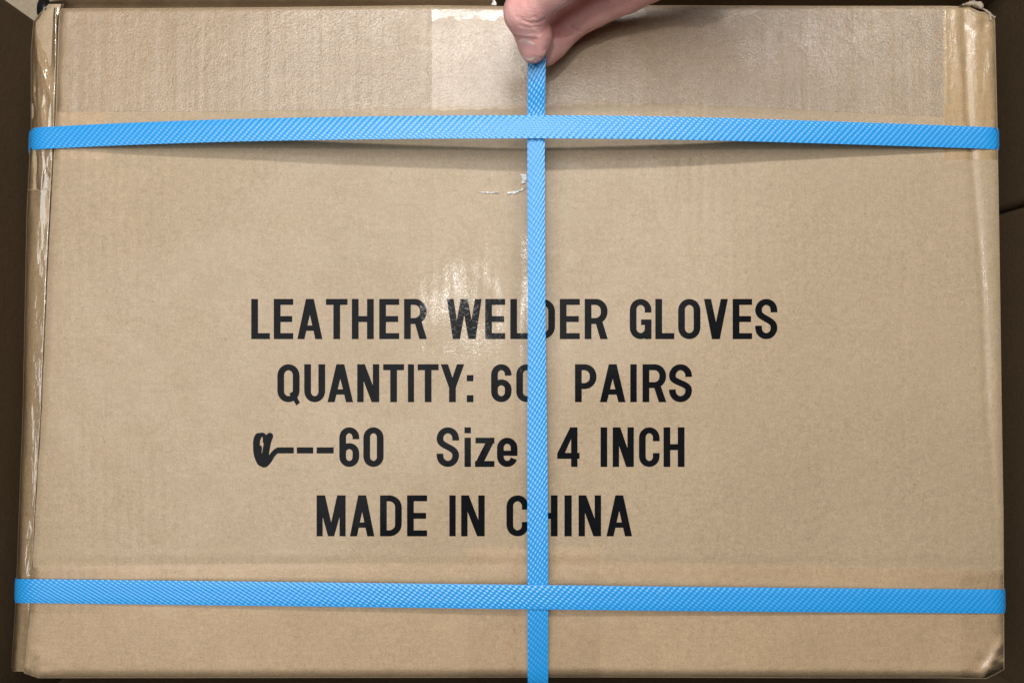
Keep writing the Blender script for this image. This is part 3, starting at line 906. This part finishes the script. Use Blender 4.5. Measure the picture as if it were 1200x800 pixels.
# relax a little
def relax(V, Fc, it):
    e = np.concatenate([Fc[:, [0, 1]], Fc[:, [1, 2]], Fc[:, [2, 3]], Fc[:, [3, 0]]])
    for _ in range(it):
        A_ = np.zeros_like(V); c = np.zeros(len(V))
        np.add.at(A_, e[:, 0], V[e[:, 1]]); np.add.at(c, e[:, 0], 1)
        np.add.at(A_, e[:, 1], V[e[:, 0]]); np.add.at(c, e[:, 1], 1)
        V = 0.5 * V + 0.5 * A_ / np.maximum(c, 1)[:, None]
    return V
V = relax(V, Fc, 4)
N = vnormals(V, Fc)

def project(P):
    """world -> photograph measures, for placing creases on the skin"""
    d = P - np.array(CAM)
    yc = d[:, 1] * CT + d[:, 2] * ST
    zc = -d[:, 1] * ST + d[:, 2] * CT
    return 600 + FPX * d[:, 0] / (-zc), 400 - FPX * yc / (-zc)
def dist_poly(u, v, pl):
    best = np.full(u.shape, 1e9)
    for (a, b), (c, d) in zip(pl[:-1], pl[1:]):
        e = np.array([c - a, d - b]); L = e.dot(e)
        t = np.clip(((u - a) * e[0] + (v - b) * e[1]) / L, 0, 1)
        best = np.minimum(best, np.hypot(u - a - t * e[0], v - b - t * e[1]))
    return best
pu, pv = project(V)
up = N[:, 2] > 0.15
hi_part = V[:, 2] > FACE_Z + 0.036
disp = np.zeros(len(V))
for pl, wd, dp, hi_only in (
    ([(612, 24), (622, 27.5), (633, 26.5), (644, 19)], 1.8, .55, True),
    ([(609, 30), (620, 32.5), (634, 31)], 1.6, .28, True),
    ([(606, 20), (618, 22), (628, 20)], 1.4, .25, True),
    ([(656, 40), (664, 44), (671, 42)], 1.5, .8, False),
    ([(667, 25), (673, 32), (681, 37.5)], 1.5, .8, False),
    ([(662, 30), (668, 37), (672, 40)], 1.4, .30, False)):
    msk = up & (hi_part if hi_only else ~hi_part)
    disp -= np.where(msk, dp * np.exp(-(dist_poly(pu, pv, pl) / wd) ** 2), 0)
lump = make_noise(10, 0.006, 0.02, 51); lump2 = make_noise(10, 0.002, 0.005, 52)
disp += 0.14 * lump(V[:, 0] + V[:, 2], V[:, 1] - V[:, 2] * .7) + 0.03 * lump2(V[:, 0] + V[:, 2], V[:, 1] - V[:, 2] * .7)

# nail bed: dip the skin under the nail, then lay the nail plate
ntip = np.array(at(617.0, 71.5, PIN_Z + 10)); nbase = np.array(at(619.5, 43, PIN_Z + 16))
nax = nbase - ntip; nlen = np.linalg.norm(nax); nax /= nlen
nup = np.array([-0.50, -0.12, 0.86]); nup -= nax * nup.dot(nax); nup /= np.linalg.norm(nup)
nsd = np.cross(nax, nup)
axis0, axis1 = np.array(at(625.5, 60, PIN_Z + 7.4)), np.array(at(622.5, 44, PIN_Z + 10.0))
NW = 0.0052
rel = V - ntip
bq = (rel @ nax) / (nlen * 0.93); aq = (rel @ nsd) / NW
out_d = np.maximum(np.abs(aq) - 1, np.maximum(-bq, bq - 1) * (nlen * 0.93 / NW)) * NW
onface = (N @ nup > -0.1) & (rel @ nup > -0.008) & hi_part
disp -= np.where(onface, 0.42 * np.exp(-((out_d - 0.0003) / 0.0006) ** 2) * (bq > 0.12), 0)
disp -= np.where(onface & (out_d < -0.0004), 0.45, 0)
disp += np.where(onface, 0.22 * np.exp(-((out_d - 0.0016) / 0.0008) ** 2) * (bq > 0.12), 0)
V = V + N * (disp / 1000.0)[:, None]

SKIN_N = len(V)
def surf(p):
    """march from outside along -nup to the skin"""
    d = V - p
    along = d @ nup
    lat = np.linalg.norm(d - along[:, None] * nup, axis=1)
    near = np.where((lat < 0.0013) & (along > along[lat < 0.0013].max() - 0.006))[0] if (lat < 0.0013).any() else np.argsort(lat)[:4]
    w = np.exp(-(lat[near] / 0.0006) ** 2) * np.exp((along[near] - along[near].max()) / 0.0012) + 1e-9
    return p + nup * ((along[near] * w).sum() / w.sum())
na, nb = 21, 25
NVt = []; NCol = []
for j in range(nb):
    b = j / (nb - 1)
    for i in range(na):
        a = i / (na - 1) * 2 - 1
        # plate outline: rounded free edge and rounded base
        half = NW * (1 - 0.34 * max(0, (0.22 - b) / 0.22) ** 2.2 - 0.30 * max(0, (b - 0.80) / 0.20) ** 2.2)
        bb = b
        sh = 0.0012 * (1 - a * a)
        p0 = ntip + nax * (bb * nlen * 0.93 + (0.0009 * a * a if b < .3 else 0) - (0.0012 * a * a if b > .75 else 0)) + nsd * a * half + nup * 0.004
        edge = min(1.0, (1 - abs(a)) / 0.18) * min(1.0, (1 - b) / 0.10 + 0.0)
        s = surf(p0) + nup * (-0.00020 + 0.00055 * min(1.0, 2.0 * edge))
        NVt.append(s); NCol.append(b)
NG = np.array(NVt).reshape(nb, na, 3)
for _ in range(6):
    A_ = NG.copy()
    A_[1:-1, 1:-1] = 0.5 * NG[1:-1, 1:-1] + 0.125 * (NG[:-2, 1:-1] + NG[2:, 1:-1] + NG[1:-1, :-2] + NG[1:-1, 2:])
    NG = A_
NVt = NG.reshape(-1, 3)
verts = np.vstack([V, NVt])
nf = [tuple(x) for x in Fc.tolist()]
nail_faces = grid_faces(na, nb, SKIN_N)
# make sure the plate faces outward
a, b_, c_ = (verts[nail_faces[60][i]] for i in (0, 1, 2))
if np.cross(b_ - a, c_ - a).dot(nup) < 0: nail_faces = [f[::-1] for f in nail_faces]

def skin_mat():
    m, nt, out = mat('skin')
    tc = nt.nodes.new('ShaderNodeTexCoord').outputs['Object']
    b = nd(nt, 'ShaderNodeBsdfPrincipled', Roughness=0.48)
    b.inputs['Specular IOR Level'].default_value = 0.4
    n1 = noise_tex(nt, tc, 70, 4, 0.6)
    n2 = noise_tex(nt, tc, 420, 3, 0.6)
    c = mix_col(nt, ramp(nt, n1, [(0.3, 0.0), (0.72, 1.0)]), (0.86, 0.49, 0.45), (0.78, 0.335, 0.325))
    c = mix_col(nt, mathn(nt, 'MULTIPLY', n2, 0.3), c, (0.87, 0.55, 0.50))
    nt.links.new(c, b.inputs['Base Color'])
    b.inputs['Subsurface Weight'].default_value = 0.14
    b.inputs['Subsurface Radius'].default_value = (0.0022, 0.0008, 0.0005)
    b.inputs['Subsurface Scale'].default_value = 1.0
    bp = nd(nt, 'ShaderNodeBump', Strength=0.6, Distance=0.0004)
    vo = nt.nodes.new('ShaderNodeTexVoronoi'); vo.inputs['Scale'].default_value = 1100
    nt.links.new(tc, vo.inputs['Vector'])
    hh = mathn(nt, 'ADD', mathn(nt, 'MULTIPLY', vo.outputs[0], 0.5), n2)
    nt.links.new(hh, bp.inputs['Height']); nt.links.new(bp.outputs[0], b.inputs['Normal'])
    nt.links.new(b.outputs[0], out.inputs[0])
    return m
def nail_mat():
    m, nt, out = mat('fingernail')
    uv = nt.nodes.new('ShaderNodeUVMap')
    sp = nt.nodes.new('ShaderNodeSeparateXYZ'); nt.links.new(uv.outputs[0], sp.inputs[0])
    b = nd(nt, 'ShaderNodeBsdfPrincipled', Roughness=0.30)
    c = ramp(nt, sp.outputs[1], [(0.0, (0.68, 0.56, 0.44)), (0.10, (0.74, 0.58, 0.50)), (0.20, (0.76, 0.38, 0.37)), (0.74, (0.76, 0.39, 0.39)), (0.86, (0.78, 0.54, 0.52)), (1.0, (0.74, 0.48, 0.45))])
    nt.links.new(c, b.inputs['Base Color'])
    b.inputs['Subsurface Weight'].default_value = 0.1
    b.inputs['Subsurface Radius'].default_value = (0.002, 0.001, 0.0006)
    b.inputs['Subsurface Scale'].default_value = 1.0
    nt.links.new(b.outputs[0], out.inputs[0])
    return m
uvs = np.zeros((len(verts), 2))
uvs[SKIN_N:, 1] = NCol
hand = obj('person', verts, nf + nail_faces, [skin_mat(), nail_mat()], None, True, uvs)
mi = np.zeros(len(hand.data.polygons), dtype=np.int32); mi[len(nf):] = 1
hand.data.polygons.foreach_set('material_index', mi)
tag(hand, "person's bare hand reaching in from above, thumb and forefinger pinching the upright blue strap", 'person')

# ------------------------------------------------------------------ cartons packed round about
def neighbour(label, x0, x1, y0, y1, zt, m, along_x=True, z0=0.001, group='plain cartons packed round the printed one'):
    t = thing('cardboard_box', label, 'carton', ((x0 + x1) / 2, (y0 + y1) / 2, z0), group)
    hx, hy, H_ = (x1 - x0) / 2, (y1 - y0) / 2, zt - z0
    # wall ring with slightly bowed sides and rounded uprights
    ring = []
    r = 0.004
    for cx, cy, a0 in ((hx - r, hy - r, 0), (-hx + r, hy - r, 90), (-hx + r, -hy + r, 180), (hx - r, -hy + r, 270)):
        for k in range(5):
            a = math.radians(a0 + 90 * k / 4)
            ring.append((cx + r * math.cos(a), cy + r * math.sin(a)))
    Vv, Ff = [], []
    zs = [0, H_ * .25, H_ * .5, H_ * .75, H_ - .003]
    for z in zs:
        bow = 1 + 0.004 * math.sin(math.pi * z / H_)
        for (x, y) in ring: Vv.append((x * bow, y * bow, z))
    nr = len(ring)
    for k in range(len(zs) - 1):
        for i in range(nr):
            a, b = k * nr + i, k * nr + (i + 1) % nr
            Ff.append((a, b, b + nr, a + nr))
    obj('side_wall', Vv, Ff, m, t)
    # two closing flaps with a joint between them, and tape over the joint
    for sgn in (-1, 1):
        if along_x: xa, xb, ya, yb = -hx + .001, hx - .001, (0.001 if sgn > 0 else -hy + .001), (hy - .001 if sgn > 0 else -0.001)
        else: xa, xb, ya, yb = (0.001 if sgn > 0 else -hx + .001), (hx - .001 if sgn > 0 else -0.001), -hy + .001, hy - .001
        th = .004
        zz = H_ - .002
        Vb = [(x, y, z) for z in (zz - th, zz) for (x, y) in ((xa, ya), (xb, ya), (xb, yb), (xa, yb))]
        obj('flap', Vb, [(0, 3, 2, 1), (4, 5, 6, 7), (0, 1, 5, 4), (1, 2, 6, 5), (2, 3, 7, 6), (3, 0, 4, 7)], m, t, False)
    w = .024; zz = H_ - .0015
    pts = [(-hx, -w), (hx, -w), (hx, w), (-hx, w)] if along_x else [(-w, -hy), (w, -hy), (w, hy), (-w, hy)]
    obj('tape', [(x, y, zz) for x, y in pts], [(0, 1, 2, 3)], M_TAPE_BROWN, t, False)
    return t

neighbour('plain brown carton along the left edge of the picture', -0.90, -0.320, -0.40, 0.2165, FACE_Z + 0.09, M_KRAFT_SHADED)
neighbour('plain brown carton at the right edge, the one nearer the bottom', 0.328, 0.90, -0.42, 0.0875, FACE_Z + 0.015, M_KRAFT_SHADED)
neighbour('plain brown carton at the right edge, the one nearer the top', 0.3265, 0.90, 0.0900, 0.62, FACE_Z + 0.012, M_KRAFT_SHADED)
neighbour('brown carton hidden in shade behind the top edge, right of the hand', -0.02, 0.315, 0.222, 0.60, FACE_Z - 0.03, M_KRAFT_SHADED)
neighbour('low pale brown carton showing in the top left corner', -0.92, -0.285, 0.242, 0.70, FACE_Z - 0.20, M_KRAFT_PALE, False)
neighbour('brown carton in the dark gap below the bottom edge', -0.30, 0.33, -0.62, -0.222, FACE_Z - 0.012, M_KRAFT_SHADED)

# small black glossy thing behind the upper left corner
c0 = np.array(at(50, 6, -45)); Vv = []; Ff = []
nseg, nr = 14, 12
for k in range(nseg):
    f = k / (nseg - 1)
    ctr = np.array([c0[0] + 0.002 - 0.0035 * math.sin(f * 2.6), c0[1] + 0.030 - 0.038 * f, FACE_Z - 0.20 + 0.155 * math.sin(0.35 + f * 1.25)])
    rad = 0.0055 * math.sqrt(max(0.02, 1 - (2 * f - 1) ** 6)) * (1.15 - 0.35 * f)
    for i in range(nr):
        a = 2 * math.pi * i / nr
        Vv.append(ctr + np.array([rad * math.cos(a), rad * 1.5 * math.sin(a), rad * 0.4 * math.sin(a)]))
for k in range(nseg - 1):
    for i in range(nr):
        a, b = k * nr + i, k * nr + (i + 1) % nr
        Ff.append((a, b, b + nr, a + nr))
Ff.append(tuple(range(nr))[::-1]); Ff.append(tuple((nseg - 1) * nr + i for i in range(nr)))
tag(obj('black_handle', Vv, Ff, M_BLACK), 'small glossy black rounded piece behind the carton\'s upper left corner', 'handle')
